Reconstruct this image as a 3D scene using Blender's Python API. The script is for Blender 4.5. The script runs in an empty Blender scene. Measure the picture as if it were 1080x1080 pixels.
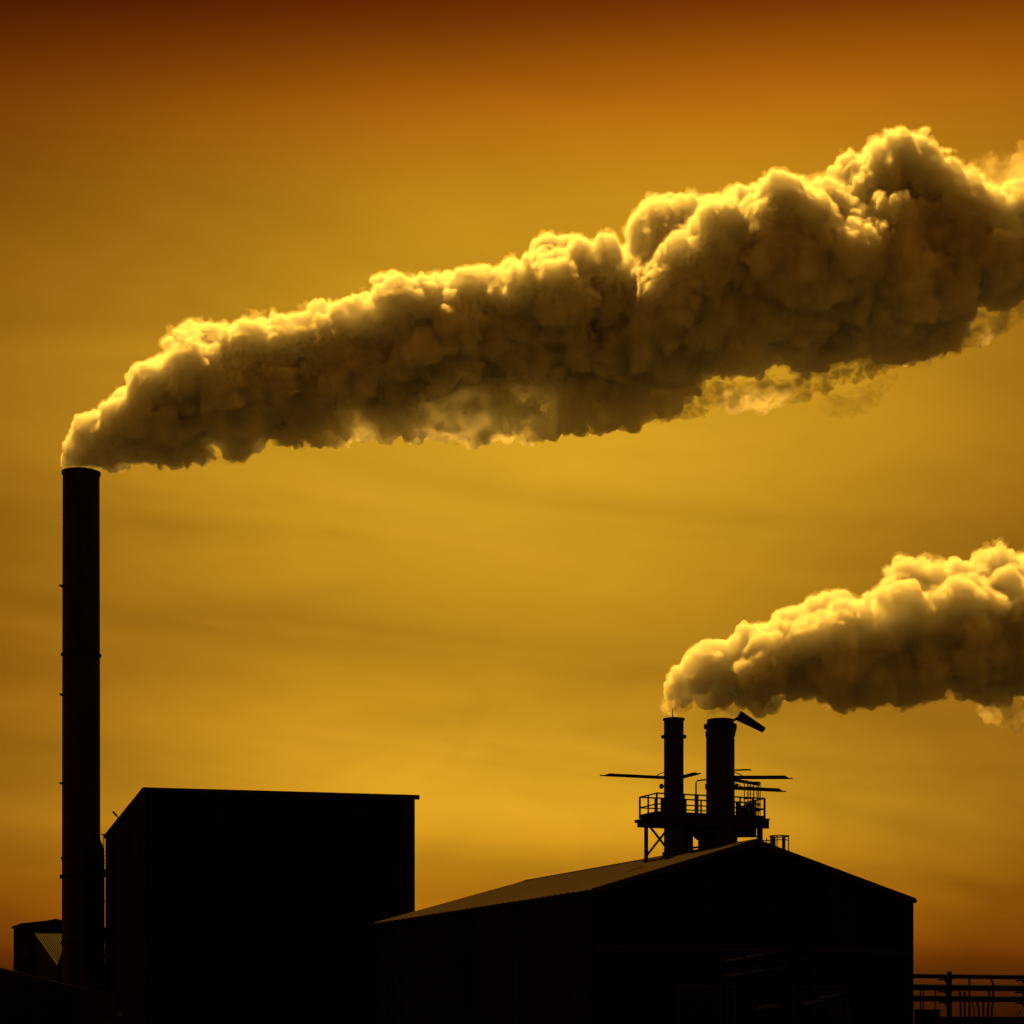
import bpy, math, random
import numpy as np
from mathutils import Vector

# ------------------------------------------------------------------ camera, sky, sun, exposure
SC = bpy.context.scene
COL = SC.collection
F, CX, HY, CZ = 2160.0, 540.0, 1090.0, 1.7        # focal length in photo pixels, centre column, horizon row, eye height

cam_data = bpy.data.cameras.new("camera")
cam_data.sensor_width = 36.0
cam_data.lens = 72.0
cam_data.shift_y = (HY - 540.0) / 1080.0
cam_data.clip_start = 0.5
cam_data.clip_end = 6000.0
cam = bpy.data.objects.new("camera", cam_data)
cam.location = (0, 0, CZ)
cam.rotation_euler = (math.radians(90), 0, 0)
COL.objects.link(cam)
SC.camera = cam

SUN_EL, SUN_AZ = math.radians(56.0), math.radians(-16.0)     # azimuth from +Y towards +X
sun_dir = Vector((math.sin(SUN_AZ) * math.cos(SUN_EL), math.cos(SUN_AZ) * math.cos(SUN_EL), math.sin(SUN_EL)))
sd = bpy.data.lights.new("sun", 'SUN')
sd.energy = 4.7
sd.angle = math.radians(0.5)
sd.color = (1.0, 0.50, 0.055)
sun = bpy.data.objects.new("sun", sd)
sun.rotation_euler = sun_dir.to_track_quat('Z', 'Y').to_euler()
sun.location = sun_dir * 300
COL.objects.link(sun)

W = bpy.data.worlds.new("World")
SC.world = W
W.use_nodes = True
wn, wl = W.node_tree.nodes, W.node_tree.links
wn.clear()


def N(nodes, kind, **kw):
    n = nodes.new(kind)
    for k, v in kw.items():
        setattr(n, k, v)
    return n


def math_node(nodes, links, op, a, b=None, c=None):
    n = nodes.new('ShaderNodeMath')
    n.operation = op
    for i, v in enumerate((a, b, c)):
        if v is None:
            continue
        if isinstance(v, (int, float)):
            n.inputs[i].default_value = v
        else:
            links.new(v, n.inputs[i])
    return n.outputs[0]


def srgb(r, g, b):
    def f(c):
        c /= 255.0
        return c / 12.92 if c <= 0.04045 else ((c + 0.055) / 1.055) ** 2.4
    return (f(r), f(g), f(b), 1.0)


def wm(op, a, b=None, c=None):
    return math_node(wn, wl, op, a, b, c)


def ramp(nodes, links, fac, stops, interp='EASE'):
    r = nodes.new('ShaderNodeValToRGB')
    r.color_ramp.interpolation = interp
    e = r.color_ramp.elements
    while len(e) < len(stops):
        e.new(0.5)
    for el, (p, c) in zip(e, stops):
        el.position = p
        el.color = c
    links.new(fac, r.inputs[0])
    return r.outputs[0]


sky = N(wn, 'ShaderNodeTexSky', sky_type='NISHITA', sun_disc=False)
sky.sun_elevation = SUN_EL
sky.sun_rotation = SUN_AZ
sky.dust_density = 4.0
sky_bw = N(wn, 'ShaderNodeRGBToBW')
wl.new(sky.outputs[0], sky_bw.inputs[0])
tc = N(wn, 'ShaderNodeTexCoord')
sep = N(wn, 'ShaderNodeSeparateXYZ')
wl.new(tc.outputs['Generated'], sep.inputs[0])
dx, dy, dz = sep.outputs
az = wm('ARCTAN2', dx, dy)                          # 0 towards the smoke, radians
el = wm('ARCSINE', dz)
elf = wm('DIVIDE', el, 0.5236)                      # 0 at the horizon, 1 at 30 degrees
# slow drift of thin stratus: broad streaks and softer mottling
cmb = N(wn, 'ShaderNodeCombineXYZ')
wl.new(wm('MULTIPLY', az, 3.0), cmb.inputs[0])
tilt = wm('ADD', el, wm('MULTIPLY', az, 0.06))
wl.new(wm('MULTIPLY', tilt, 20.0), cmb.inputs[1])
ns = N(wn, 'ShaderNodeTexNoise', noise_dimensions='2D')
ns.inputs['Scale'].default_value = 1.0
ns.inputs['Detail'].default_value = 2.5
ns.inputs['Roughness'].default_value = 0.5
ns.inputs['Distortion'].default_value = 0.6
wl.new(cmb.outputs[0], ns.inputs['Vector'])
streak = wm('SUBTRACT', ns.outputs[0], 0.5)
cmb2 = N(wn, 'ShaderNodeCombineXYZ')
wl.new(wm('MULTIPLY', az, 13.0), cmb2.inputs[0])
wl.new(wm('MULTIPLY', tilt, 34.0), cmb2.inputs[1])
cmb2.inputs[2].default_value = 3.7
ns2 = N(wn, 'ShaderNodeTexNoise')
ns2.inputs['Scale'].default_value = 1.0
ns2.inputs['Detail'].default_value = 6.0
ns2.inputs['Distortion'].default_value = 1.0
wl.new(cmb2.outputs[0], ns2.inputs['Vector'])
fine = wm('SUBTRACT', ns2.outputs[0], 0.5)
low = wm('SMOOTH_MIN', wm('SUBTRACT', 1.25, wm('MULTIPLY', elf, 1.25)), 1.0, 0.2)     # streaks fade out with height
low = wm('MAXIMUM', low, 0.12)
cloud = wm('MULTIPLY_ADD', wm('MULTIPLY_ADD', streak, 0.9, wm('MULTIPLY', fine, 0.35)), low, 1.0)
up = wm('MULTIPLY', wm('SUBTRACT', elf, 0.60), 3.7)
up = math_node(wn, wl, 'MINIMUM', wm('MAXIMUM', up, 0.0), 1.0)
lobew = wm('MULTIPLY_ADD', up, 0.02, 0.30)
lobec = wm('MULTIPLY_ADD', up, 0.125, 0.004)
lobec = wm('ADD', lobec, wm('MULTIPLY', wm('MAXIMUM', wm('SUBTRACT', 0.30, elf), 0.0), 0.14))
# bright lobe of sunlit haze under the sun, dim to both sides and behind the viewer
lobe = wm('EXPONENT', wm('MULTIPLY', wm('POWER', wm('ABSOLUTE', wm('DIVIDE', wm('SUBTRACT', az, lobec), lobew)), 2.0), -1.0))
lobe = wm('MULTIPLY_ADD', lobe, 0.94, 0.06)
side_fill = wm('MINIMUM', wm('MAXIMUM', wm('DIVIDE', wm('SUBTRACT', wm('ABSOLUTE', az), 0.45), 0.8), 0.0), 1.0)
lobe = wm('MULTIPLY_ADD', side_fill, 0.34, lobe)         # fill glow added to the sides and behind, lifting the smoke's dark face
nis = wm('MULTIPLY_ADD', sky_bw.outputs[0], 0.010, 0.90)
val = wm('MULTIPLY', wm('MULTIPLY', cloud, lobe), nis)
stops = [
    (0.0, srgb(54, 27, 2)), (0.055, srgb(108, 55, 5)), (0.085, srgb(168, 98, 12)), (0.15, srgb(203, 138, 23)), (0.21, srgb(222, 163, 34)),
    (0.34, srgb(192, 138, 27)), (0.56, srgb(214, 160, 33)), (0.74, srgb(202, 143, 26)),
    (0.81, srgb(186, 112, 15)), (0.875, srgb(131, 63, 5)), (0.93, srgb(108, 46, 2)), (1.0, srgb(80, 34, 1)),
    (1.5, srgb(140, 84, 12)), (3.0, srgb(150, 92, 14))]  # overhead brightened again as added fill light on the smoke
tint = ramp(wn, wl, wm('DIVIDE', elf, 3.0), [(p / 3.0, c) for p, c in stops], 'CARDINAL')
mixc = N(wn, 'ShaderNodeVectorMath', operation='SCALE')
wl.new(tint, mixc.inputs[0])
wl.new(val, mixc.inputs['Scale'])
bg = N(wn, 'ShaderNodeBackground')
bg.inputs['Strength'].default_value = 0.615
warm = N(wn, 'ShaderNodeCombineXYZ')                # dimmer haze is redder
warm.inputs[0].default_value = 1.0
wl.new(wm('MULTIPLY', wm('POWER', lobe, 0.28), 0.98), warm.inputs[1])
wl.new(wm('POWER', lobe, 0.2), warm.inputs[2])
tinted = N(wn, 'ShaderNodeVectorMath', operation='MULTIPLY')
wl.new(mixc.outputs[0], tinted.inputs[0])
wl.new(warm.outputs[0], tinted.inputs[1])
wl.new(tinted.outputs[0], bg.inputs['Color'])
wo = N(wn, 'ShaderNodeOutputWorld')
wl.new(bg.outputs[0], wo.inputs['Surface'])

SC.view_settings.view_transform = 'Standard'
SC.view_settings.look = 'None'
SC.view_settings.exposure = 0.7
SC.view_settings.gamma = 1.0
SC.cycles.volume_bounces = 20
SC.cycles.max_bounces = 24
SC.cycles.transparent_max_bounces = 64
SC.cycles.use_denoising = True
SC.cycles.use_adaptive_sampling = True
SC.cycles.adaptive_threshold = 0.03
SC.cycles.adaptive_min_samples = 24
SC.cycles.volume_step_rate = 1.0
SC.cycles.volume_max_steps = 256

# ------------------------------------------------------------------ helpers


def at(px, py, d):
    """the point at distance d (metres along +Y) seen at photo pixel px, py"""
    return Vector(((px - CX) * d / F, d, CZ + (HY - py) * d / F))


def row(py, d):
    return CZ + (HY - py) * d / F


def material(name, base, rough=0.7, metal=0.0, var=0.35, scale=0.6, stretch=(1, 1, 1), spec=0.3, bump=0.0, bscale=6.0):
    m = bpy.data.materials.new(name)
    m.use_nodes = True
    n, l = m.node_tree.nodes, m.node_tree.links
    b = n['Principled BSDF']
    t = n.new('ShaderNodeTexCoord')
    mp = n.new('ShaderNodeMapping')
    mp.inputs['Scale'].default_value = stretch
    l.new(t.outputs['Object'], mp.inputs[0])
    no = n.new('ShaderNodeTexNoise')
    no.inputs['Scale'].default_value = scale
    no.inputs['Detail'].default_value = 8
    no.inputs['Roughness'].default_value = 0.65
    l.new(mp.outputs[0], no.inputs['Vector'])
    lo = tuple(c * (1 - var) for c in base) + (1,)
    hi = tuple(min(1, c * (1 + var)) for c in base) + (1,)
    c = ramp(n, l, no.outputs[0], [(0.3, lo), (0.7, hi)], 'LINEAR')
    l.new(c, b.inputs['Base Color'])
    b.inputs['Roughness'].default_value = rough
    b.inputs['Metallic'].default_value = metal
    b.inputs['Specular IOR Level'].default_value = spec
    if bump:
        nb = n.new('ShaderNodeTexNoise')
        nb.inputs['Scale'].default_value = bscale
        nb.inputs['Detail'].default_value = 6
        l.new(t.outputs['Object'], nb.inputs['Vector'])
        bn = n.new('ShaderNodeBump')
        bn.inputs['Strength'].default_value = bump
        bn.inputs['Distance'].default_value = 0.05
        l.new(nb.outputs[0], bn.inputs['Height'])
        l.new(bn.outputs[0], b.inputs['Normal'])
    return m


M = {
    'ground': material('ground_asphalt', (0.025, 0.023, 0.021), 0.9, var=0.4, scale=0.08, bump=0.4),
    'soil': material('dark_soil', (0.035, 0.028, 0.02), 0.95, var=0.5, scale=0.5, bump=0.6),
    'steel': material('sooty_steel', (0.016, 0.0145, 0.013), 0.7, var=0.4, scale=0.7, stretch=(1.5, 1.5, 0.15), spec=0.1),
    'paint': material('dark_painted_steel', (0.012, 0.0115, 0.011), 0.85, var=0.3, scale=1.4, spec=0.08),
    'soot': material('sooted_black_steel', (0.004, 0.0037, 0.0033), 0.95, var=0.3, scale=1.4, spec=0.0),
    'tarred': material('tarred_black_steel', (0.011, 0.0105, 0.01), 0.9, var=0.3, scale=1.4, spec=0.06),
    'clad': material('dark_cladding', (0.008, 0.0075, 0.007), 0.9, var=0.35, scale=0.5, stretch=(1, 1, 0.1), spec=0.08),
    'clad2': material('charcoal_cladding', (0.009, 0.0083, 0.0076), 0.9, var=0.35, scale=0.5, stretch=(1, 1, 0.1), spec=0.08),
    'roof': material('weathered_roof_sheet', (0.028, 0.017, 0.008), 0.95, var=0.35, scale=0.5, stretch=(0.4, 1.3, 1), bump=0.25, bscale=2.0, spec=0.08),
    'trim': material('roof_edge_trim', (0.018, 0.014, 0.01), 0.9, var=0.2, scale=0.8, spec=0.08),
    'galv': material('dull_lagged_pipe', (0.03, 0.027, 0.024), 0.8, metal=0.0, var=0.2, scale=2.0),
    'concrete': material('dirty_concrete', (0.16, 0.15, 0.135), 0.9, var=0.3, scale=0.5, bump=0.3),
}


class MB:
    def __init__(self):
        self.v, self.f = [], []

    def face(self, *pts):
        k = len(self.v)
        self.v += [tuple(p) for p in pts]
        self.f.append(tuple(range(k, k + len(pts))))
        return self

    def solid(self, bottom, top):
        """closed prism between two rings of equal length"""
        k, n = len(self.v), len(bottom)
        self.v += [tuple(p) for p in bottom] + [tuple(p) for p in top]
        self.f.append(tuple(range(k + n - 1, k - 1, -1)))
        self.f.append(tuple(range(k + n, k + 2 * n)))
        for i in range(n):
            j = (i + 1) % n
            self.f.append((k + i, k + j, k + n + j, k + n + i))
        return self

    def box(self, c, size, u=Vector((1, 0, 0)), v=Vector((0, 1, 0))):
        c = Vector(c)
        u, v = Vector(u).normalized(), Vector(v).normalized()
        w = u.cross(v)
        a, b, h = u * size[0] / 2, v * size[1] / 2, w * size[2] / 2
        lo = [c - a - b - h, c + a - b - h, c + a + b - h, c - a + b - h]
        return self.solid(lo, [p + h * 2 for p in lo])

    def bar(self, p, q, w, h=None):
        p, q = Vector(p), Vector(q)
        h = h or w
        d = (q - p).normalized()
        up = Vector((0, 0, 1)) if abs(d.z) < 0.95 else Vector((0, 1, 0))
        s = d.cross(up).normalized()
        t = s.cross(d)
        r = [s * w / 2 + t * h / 2, -s * w / 2 + t * h / 2, -s * w / 2 - t * h / 2, s * w / 2 - t * h / 2]
        return self.solid([p + o for o in r], [q + o for o in r])

    def tube(self, pts, r, n=10, r2=None):
        pts = [Vector(p) for p in pts]
        k0 = len(self.v)
        m = len(pts)
        for i, p in enumerate(pts):
            d = (pts[min(i + 1, m - 1)] - pts[max(i - 1, 0)]).normalized()
            up = Vector((0, 0, 1)) if abs(d.z) < 0.9 else Vector((0, 1, 0))
            s = d.cross(up).normalized()
            t = s.cross(d)
            rr = r if r2 is None else r + (r2 - r) * i / (m - 1)
            for a in range(n):
                an = 2 * math.pi * a / n
                self.v.append(tuple(p + s * math.cos(an) * rr + t * math.sin(an) * rr))
        for i in range(m - 1):
            for a in range(n):
                b = (a + 1) % n
                self.f.append((k0 + i * n + a, k0 + i * n + b, k0 + (i + 1) * n + b, k0 + (i + 1) * n + a))
        self.f.append(tuple(range(k0 + n - 1, k0 - 1, -1)))
        self.f.append(tuple(range(k0 + (m - 1) * n, k0 + m * n)))
        return self

    def lathe(self, c, prof, n=48, close=True):
        """prof: list of (radius, z) world heights, around the vertical through c"""
        k0 = len(self.v)
        for r, z in prof:
            for a in range(n):
                an = 2 * math.pi * a / n
                self.v.append((c[0] + r * math.cos(an), c[1] + r * math.sin(an), z))
        m = len(prof)
        for i in range(m - 1 if not close else m):
            i2 = (i + 1) % m
            for a in range(n):
                b = (a + 1) % n
                self.f.append((k0 + i * n + a, k0 + i * n + b, k0 + i2 * n + b, k0 + i2 * n + a))
        return self

    def ring(self, c, r0, r1, z0, z1, n=48):
        return self.lathe(c, [(r1, z0), (r1, z1), (r0, z1), (r0, z0)], n)


ORG = {}
UP3 = Vector((0, 0, 1))


def build(name, mb, mat, parent=None, smooth=False, loc=None):
    o0 = ORG[parent.name] if parent is not None else Vector(loc or (0, 0, 0))
    me = bpy.data.meshes.new(name)
    me.from_pydata([(x - o0[0], y - o0[1], z - o0[2]) for x, y, z in mb.v], [], mb.f)
    me.update()
    if smooth:
        me.polygons.foreach_set('use_smooth', [True] * len(me.polygons))
    me.materials.append(mat)
    o = bpy.data.objects.new(name, me)
    COL.objects.link(o)
    if parent is not None:
        o.parent = parent
    else:
        o.location = o0
    ORG[o.name] = o0
    return o


def thing(name, label, cat, loc, group=None):
    o = bpy.data.objects.new(name, None)
    COL.objects.link(o)
    o.location = loc
    o.empty_display_size = 0.3
    ORG[o.name] = Vector(loc)
    return tag(o, label, cat, group)


def tag(o, label, cat, group=None):
    o['label'] = label
    o['category'] = cat
    if group:
        o['group'] = group
    return o


def structure(o):
    o['kind'] = 'structure'
    return o


def sheet_wall(mb, p0, p1, top, zbot, pitch=0.35, depth=0.05):
    """trapezoid-profile cladding from p0 to p1 (plan points); top(t) gives its height; outward is right of p0->p1"""
    p0, p1 = Vector((p0[0], p0[1])), Vector((p1[0], p1[1]))
    L = (p1 - p0).length
    d = (p1 - p0) / L
    nrm = Vector((d.y, -d.x))
    ss = [0.0]
    n = max(1, int(L / pitch))
    pr = []
    for i in range(n):
        a = i * L / n
        w = L / n
        pr += [(a, 0.0), (a + w * 0.55, 0.0), (a + w * 0.65, depth), (a + w * 0.9, depth)]
    pr.append((L, 0.0))
    prev = None
    for s, off in pr:
        q = p0 + d * s + nrm * off
        a, b = (q.x, q.y, zbot), (q.x, q.y, top(s / L))
        if prev:
            mb.face(prev[0], a, b, prev[1])
        prev = (a, b)
    return mb


# ------------------------------------------------------------------ ground and terrain
g = MB()
g.face((-3000, -400, 0), (3000, -400, 0), (3000, 5000, 0), (-3000, 5000, 0))
structure(build('ground', g, M['ground']))

# low shed at the far left edge: only its black gable end, sloping down to the right, is in the picture
SH0 = at(-80, 1090, 150.0)
SHD = thing('low_shed', 'low black shed at the far left edge, its roof line sloping down to the right', 'shed', (SH0.x, 150.0, 0))
gp = [at(-150, 1085, 150), at(92, 1085, 150), at(92, 1043.5, 150), at(-80, 1001, 150), at(-150, 1018, 150)]
gp[0].z = gp[1].z = 0
m = MB()
m.solid(gp, [p + Vector((0, 0.2, 0)) for p in gp])
bk = [p + Vector((0, 11.8, -1.9 if p.z > 0 else 0)) for p in gp]
m2 = MB()
m2.solid(bk, [p + Vector((0, 0.2, 0)) for p in bk])
shed_gable = (m, m2)
for mm_ in shed_gable:
    build('gable_wall', mm_, M['clad'], SHD)
for u_, v_ in ((1, 2), (4, 0)):
    m = MB()
    p, q = gp[u_] + Vector((0, 0.2, -1.9 if u_ == 4 else 0)), gp[v_] + Vector((0, 0.2, 0))
    m.solid([p, q, q + Vector((0.2 if u_ == 4 else -0.2, 0, 0)), p + Vector((0.2 if u_ == 4 else -0.2, 0, 0))],
            [x + Vector((0, 11.6, 0)) for x in (p, q, q + Vector((0.2 if u_ == 4 else -0.2, 0, 0)), p + Vector((0.2 if u_ == 4 else -0.2, 0, 0)))])
    build('side_wall', m, M['clad'], SHD)
for u_, v_ in ((2, 3), (3, 4)):
    m = MB()
    d_ = (gp[v_] - gp[u_]).normalized() * 0.3
    p, q = gp[u_] + Vector((0, 0.25, -1.8)), gp[v_] + Vector((0, 0.25, -1.8))
    if u_ == 2:
        p = p - d_
    else:
        q = q + d_
    m.solid([p, q, q + UP3 * 0.12, p + UP3 * 0.12], [x + Vector((0, 11.5, 0)) for x in (p, q, q + UP3 * 0.12, p + UP3 * 0.12)])
    build('roof', m, M['clad2'], SHD)

# ------------------------------------------------------------------ gabled process hall
TH = math.radians(22.5)
A = Vector((math.cos(TH), math.sin(TH), 0))        # along the gable front, to the right
B = Vector((-math.sin(TH), math.cos(TH), 0))       # along the ridge, away from the viewer
UP = Vector((0, 0, 1))
K = at(624, 938, 130.0)
K = Vector((K.x, K.y, 0))
HW, HL = 24.2, 43.2
Z_EAVE, Z_RIDGE = row(938, 130.0), 14.42
RA = 11.9                                            # ridge position along the front


def hall(a, b, z=0.0):
    return K + A * a + B * b + UP * z


def rear(a):
    return HL - 4.4 * a / RA                            # the rear end runs off square


def roof_z(a):
    if a < RA:
        return Z_EAVE + (Z_RIDGE - Z_EAVE) * a / RA
    return Z_RIDGE + (Z_EAVE - Z_RIDGE) * (a - RA) / (HW - RA)


H = thing('gabled_hall', 'long black corrugated shed with a brown pitched roof and gable end facing the viewer', 'industrial building', hall(0, 0))
w = MB()
ins = 0.16
ia = 0.03


def gtop(t):
    a = ia + t * (HW - 2 * ia)
    return roof_z(a) - 0.18


sheet_wall(w, hall(ia, ins), hall(HW - ia, ins), gtop, 0.0, 0.32, 0.05)
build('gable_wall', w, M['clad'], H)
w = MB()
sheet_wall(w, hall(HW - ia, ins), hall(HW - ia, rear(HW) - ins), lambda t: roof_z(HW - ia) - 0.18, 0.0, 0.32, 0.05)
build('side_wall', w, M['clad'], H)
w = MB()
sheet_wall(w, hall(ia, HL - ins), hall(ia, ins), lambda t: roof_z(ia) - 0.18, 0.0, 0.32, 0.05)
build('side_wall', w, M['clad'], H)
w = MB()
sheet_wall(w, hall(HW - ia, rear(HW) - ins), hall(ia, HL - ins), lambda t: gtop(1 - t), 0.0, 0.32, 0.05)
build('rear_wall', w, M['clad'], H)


def ribbed_slope(mb, a0, a1, pitch, rise, thick=0.12):
    """roof slope: ribs run from ridge to eave, in steps along the ridge"""
    n = int(HL / pitch)
    pr = []
    for i in range(n):
        pr += [(i / n, 0), ((i + 0.7) / n, 0), ((i + 0.78) / n, rise), ((i + 0.92) / n, rise)]
    pr.append((1, 0))
    for (s, o), (s2, o2) in zip(pr, pr[1:]):
        e0, e1 = rear(a0), rear(a1)
        mb.face(hall(a0, s * e0, roof_z(a0) + o), hall(a1, s * e1, roof_z(a1) + o), hall(a1, s2 * e1, roof_z(a1) + o2), hall(a0, s2 * e0, roof_z(a0) + o2))
    lo = [hall(a0, 0, roof_z(a0) - 0.02), hall(a1, 0, roof_z(a1) - 0.02), hall(a1, rear(a1), roof_z(a1) - 0.02), hall(a0, rear(a0), roof_z(a0) - 0.02)]
    mb.solid([p - UP * thick for p in lo], lo)


rs = MB()
ribbed_slope(rs, 0.0, RA - 0.003, 1.0, 0.045)
build('roof', rs, M['roof'], H)
rs = MB()
ribbed_slope(rs, RA + 0.003, HW, 1.0, 0.045)
build('roof', rs, M['roof'], H)
rc = MB()
for s in (-1, 1):
    a1 = RA + s * 0.35
    lo = [hall(RA, -0.03, Z_RIDGE + 0.055), hall(a1, -0.03, roof_z(a1) + 0.055), hall(a1, rear(a1) + 0.03, roof_z(a1) + 0.055), hall(RA, rear(RA) + 0.03, Z_RIDGE + 0.055)]
    rc.solid(lo, [p + UP * 0.03 for p in lo])
build('ridge_cap', rc, M['trim'], H)
for a0, a1 in ((-0.02, RA), (RA, HW + 0.05)):
    bb = MB()
    q = [hall(a0, -0.06, roof_z(a0) - 0.30), hall(a1, -0.06, roof_z(a1) - 0.30), hall(a1, -0.06, roof_z(a1) + 0.06), hall(a0, -0.06, roof_z(a0) + 0.06)]
    bb.solid(q, [p + B * 0.055 for p in q])
    build('bargeboard', bb, M['trim'], H)
for a_, s in ((-0.09, 1), (HW + 0.09, -1)):
    gu = MB()
    gu.bar(hall(a_, 0.0, Z_EAVE - 0.14), hall(a_, rear(a_), Z_EAVE - 0.14), 0.16, 0.14)
    build('gutter', gu, M['paint'], H)
for bb_ in (0.6, 13.0, 26.0, 38.2):
    dp = MB()
    dp.tube([hall(-0.08, bb_, 0.0), hall(-0.08, bb_, Z_EAVE - 0.22)], 0.06, 8)
    build('downpipe', dp, M['paint'], H)
gb = MB()
gb.bar(hall(0.3, 0.06, 7.2), hall(HW - 0.3, 0.06, 7.2), 0.06, 0.22)
build('cladding_joint', gb, M['trim'], H)
for a_ in (6.2, 14.8):
    dr = MB()
    dr.box(hall(a_ + 2, 0.1, 2.3), (4.0, 0.12, 4.6), A, B)
    d = build('roller_door', dr, M['clad2'], H)
    fr = MB()
    for q in (-0.1, 4.1):
        fr.box(hall(a_ + q, 0.06, 2.35), (0.18, 0.16, 4.7), A, B)
    fr.box(hall(a_ + 2, 0.06, 4.78), (4.4, 0.16, 0.18), A, B)
    build('door_frame', fr, M['trim'], d)

# ------------------------------------------------------------------ tall square block
TB = math.radians(17.0)
P1 = at(152, 830, 200.0)
a_ = Vector((math.cos(TB), math.sin(TB), 0))
b_ = Vector((-math.sin(TB), math.cos(TB), 0))
P1 = Vector((P1.x, P1.y, 0))
BWID, BDEP = 27.25, 36.6
zc1 = row(830.5, 200.0)
PR = P1 + a_ * BWID
zc2 = row(838.5, PR.y)
PB = P1 + b_ * BDEP
zb1 = row(880.5, PB.y)
PC = PB + a_ * BWID
zb2 = zb1 - (zc1 - zc2)
T = thing('factory_block', 'tall plain black windowless block with a slanting roof edge right of the tall chimney', 'industrial building', P1)
w = MB()
sheet_wall(w, P1, PR, lambda t: zc1 + (zc2 - zc1) * t - 0.3, 0, 0.4, 0.05)
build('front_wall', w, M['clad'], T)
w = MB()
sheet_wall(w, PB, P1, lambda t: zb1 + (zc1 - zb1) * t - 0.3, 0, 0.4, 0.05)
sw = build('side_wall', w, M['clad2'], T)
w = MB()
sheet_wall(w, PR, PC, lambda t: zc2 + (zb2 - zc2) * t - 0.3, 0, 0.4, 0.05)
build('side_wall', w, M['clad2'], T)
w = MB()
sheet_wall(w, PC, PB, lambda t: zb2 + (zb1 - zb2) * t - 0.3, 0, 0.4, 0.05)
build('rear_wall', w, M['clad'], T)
w = MB()
rq = [P1 + UP * (zc1 - 0.32), PR + UP * (zc2 - 0.32), PC + UP * (zb2 - 0.32), PB + UP * (zb1 - 0.32)]
w.solid(rq, [p + UP * 0.12 for p in rq])
build('roof', w, M['clad2'], T)
fl = MB()
fl.bar(P1 + UP * (zc1 - 0.22) - a_ * 0.10 - b_ * 0.05, PR + UP * (zc2 - 0.22) + a_ * 0.45 - b_ * 0.05, 0.22, 0.45)
build('parapet_flashing', fl, M['paint'], T)
fl = MB()
fl.bar(P1 + UP * (zc1 - 0.2) - a_ * 0.06 + b_ * 0.1, PB + UP * (zb1 - 0.2) - a_ * 0.06 + b_ * 0.2, 0.2, 0.4)
build('verge_flashing', fl, M['paint'], T)
cf = MB()
cf.bar(P1 - b_ * 0.03 - a_ * 0.03, P1 - b_ * 0.03 - a_ * 0.03 + UP * (zc1 - 0.47), 0.22)
build('corner_flashing', cf, M['trim'], T)
lv = MB()
c = P1 + b_ * 6.0 - a_ * 0.08
lv.box(c + UP * 20.6, (6.0, 0.1, 3.2), b_, -a_)
lo = build('louvre', lv, M['tarred'], T)
sl = MB()
for i in range(10):
    sl.box(c - a_ * 0.08 + UP * (19.2 + i * 0.31), (5.8, 0.1, 0.06), b_, (-a_ + UP * -0.6))
build('slat', sl, M['tarred'], lo)
# bulkhead lamp sticking up at the sloping verge
q = P1 + b_ * 24.8 + UP * (zc1 + (zb1 - zc1) * 24.8 / BDEP)
fp = at(122.5, 860, q.y)
lamp = thing('floodlight', 'small dark floodlight sticking up from the slanting roof edge beside the tall chimney', 'floodlight', fp - UP * 0.2)
m = MB()
m.tube([fp + Vector((0.35, 0, -0.45)), fp + Vector((0.02, 0, 0.0))], 0.07, 8)
build('stem', m, M['paint'], lamp)
m = MB()
m.box(fp + Vector((-0.16, 0, 0.2)), (0.55, 0.36, 0.2), Vector((-0.66, 0, 0.75)), Vector((0, 1, 0)))
build('lamp_head', m, M['paint'], lamp)

# ------------------------------------------------------------------ tall chimney
DC = 230.0
CC = at(85.6, 1090, DC)
CC = Vector((CC.x, CC.y, 0))
RC = 2.075
ZT = row(499.0, DC)
CH = thing('tall_chimney', 'tall slender dark steel chimney with thin joint rings, smoke pouring from its mouth', 'chimney', CC)
m = MB()
m.lathe(CC, [(RC + 0.07, 0.0), (RC + 0.04, 19.0), (RC, 45.0), (RC - 0.04, ZT), (RC - 0.20, ZT), (RC - 0.2, 0.0)], 64)
build('barrel', m, M['steel'], CH, smooth=False)
m = MB()
m.ring(CC, RC - 0.19, RC + 0.09, ZT - 0.16, ZT + 0.08, 64)
build('rim', m, M['paint'], CH)
m = MB()
m.ring(CC, 0.02, RC - 0.2, ZT - 3.0, ZT - 2.8, 48)
build('flue_baffle', m, M['paint'], CH)
for py, th, ex in ((691, 0.2, 0.16), (905.5, 0.25, 0.15), (925, 0.36, 0.28), (994, 0.38, 0.15)):
    z = row(py, DC)
    m = MB()
    m.ring(CC, RC + 0.005, RC + ex, z - th / 2, z + th / 2, 64)
    build('joint_ring', m, M['paint'], CH)
for py, sx in ((619, -1), (622.5, 1), (733.5, -1), (827, -1)):
    z = row(py, DC)
    m = MB()
    ln = 0.38 if sx < 0 else 0.15
    an = math.radians(10)
    d = Vector((sx * math.cos(an), -math.sin(an), 0))
    p = CC + d * (RC - 0.04)
    p = Vector((p.x, p.y, z))
    m.solid([p + Vector((0, -.14, -.17)), p + Vector((0, .14, -.17)), p + Vector((0, .14, .17)), p + Vector((0, -.14, .17))],
            [p + d * ln + Vector((0, -.1, .02)), p + d * ln + Vector((0, .1, .02)), p + d * ln + Vector((0, .1, .13)), p + d * ln + Vector((0, -.1, .13))])
    build('lifting_lug', m, M['paint'], CH)
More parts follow.
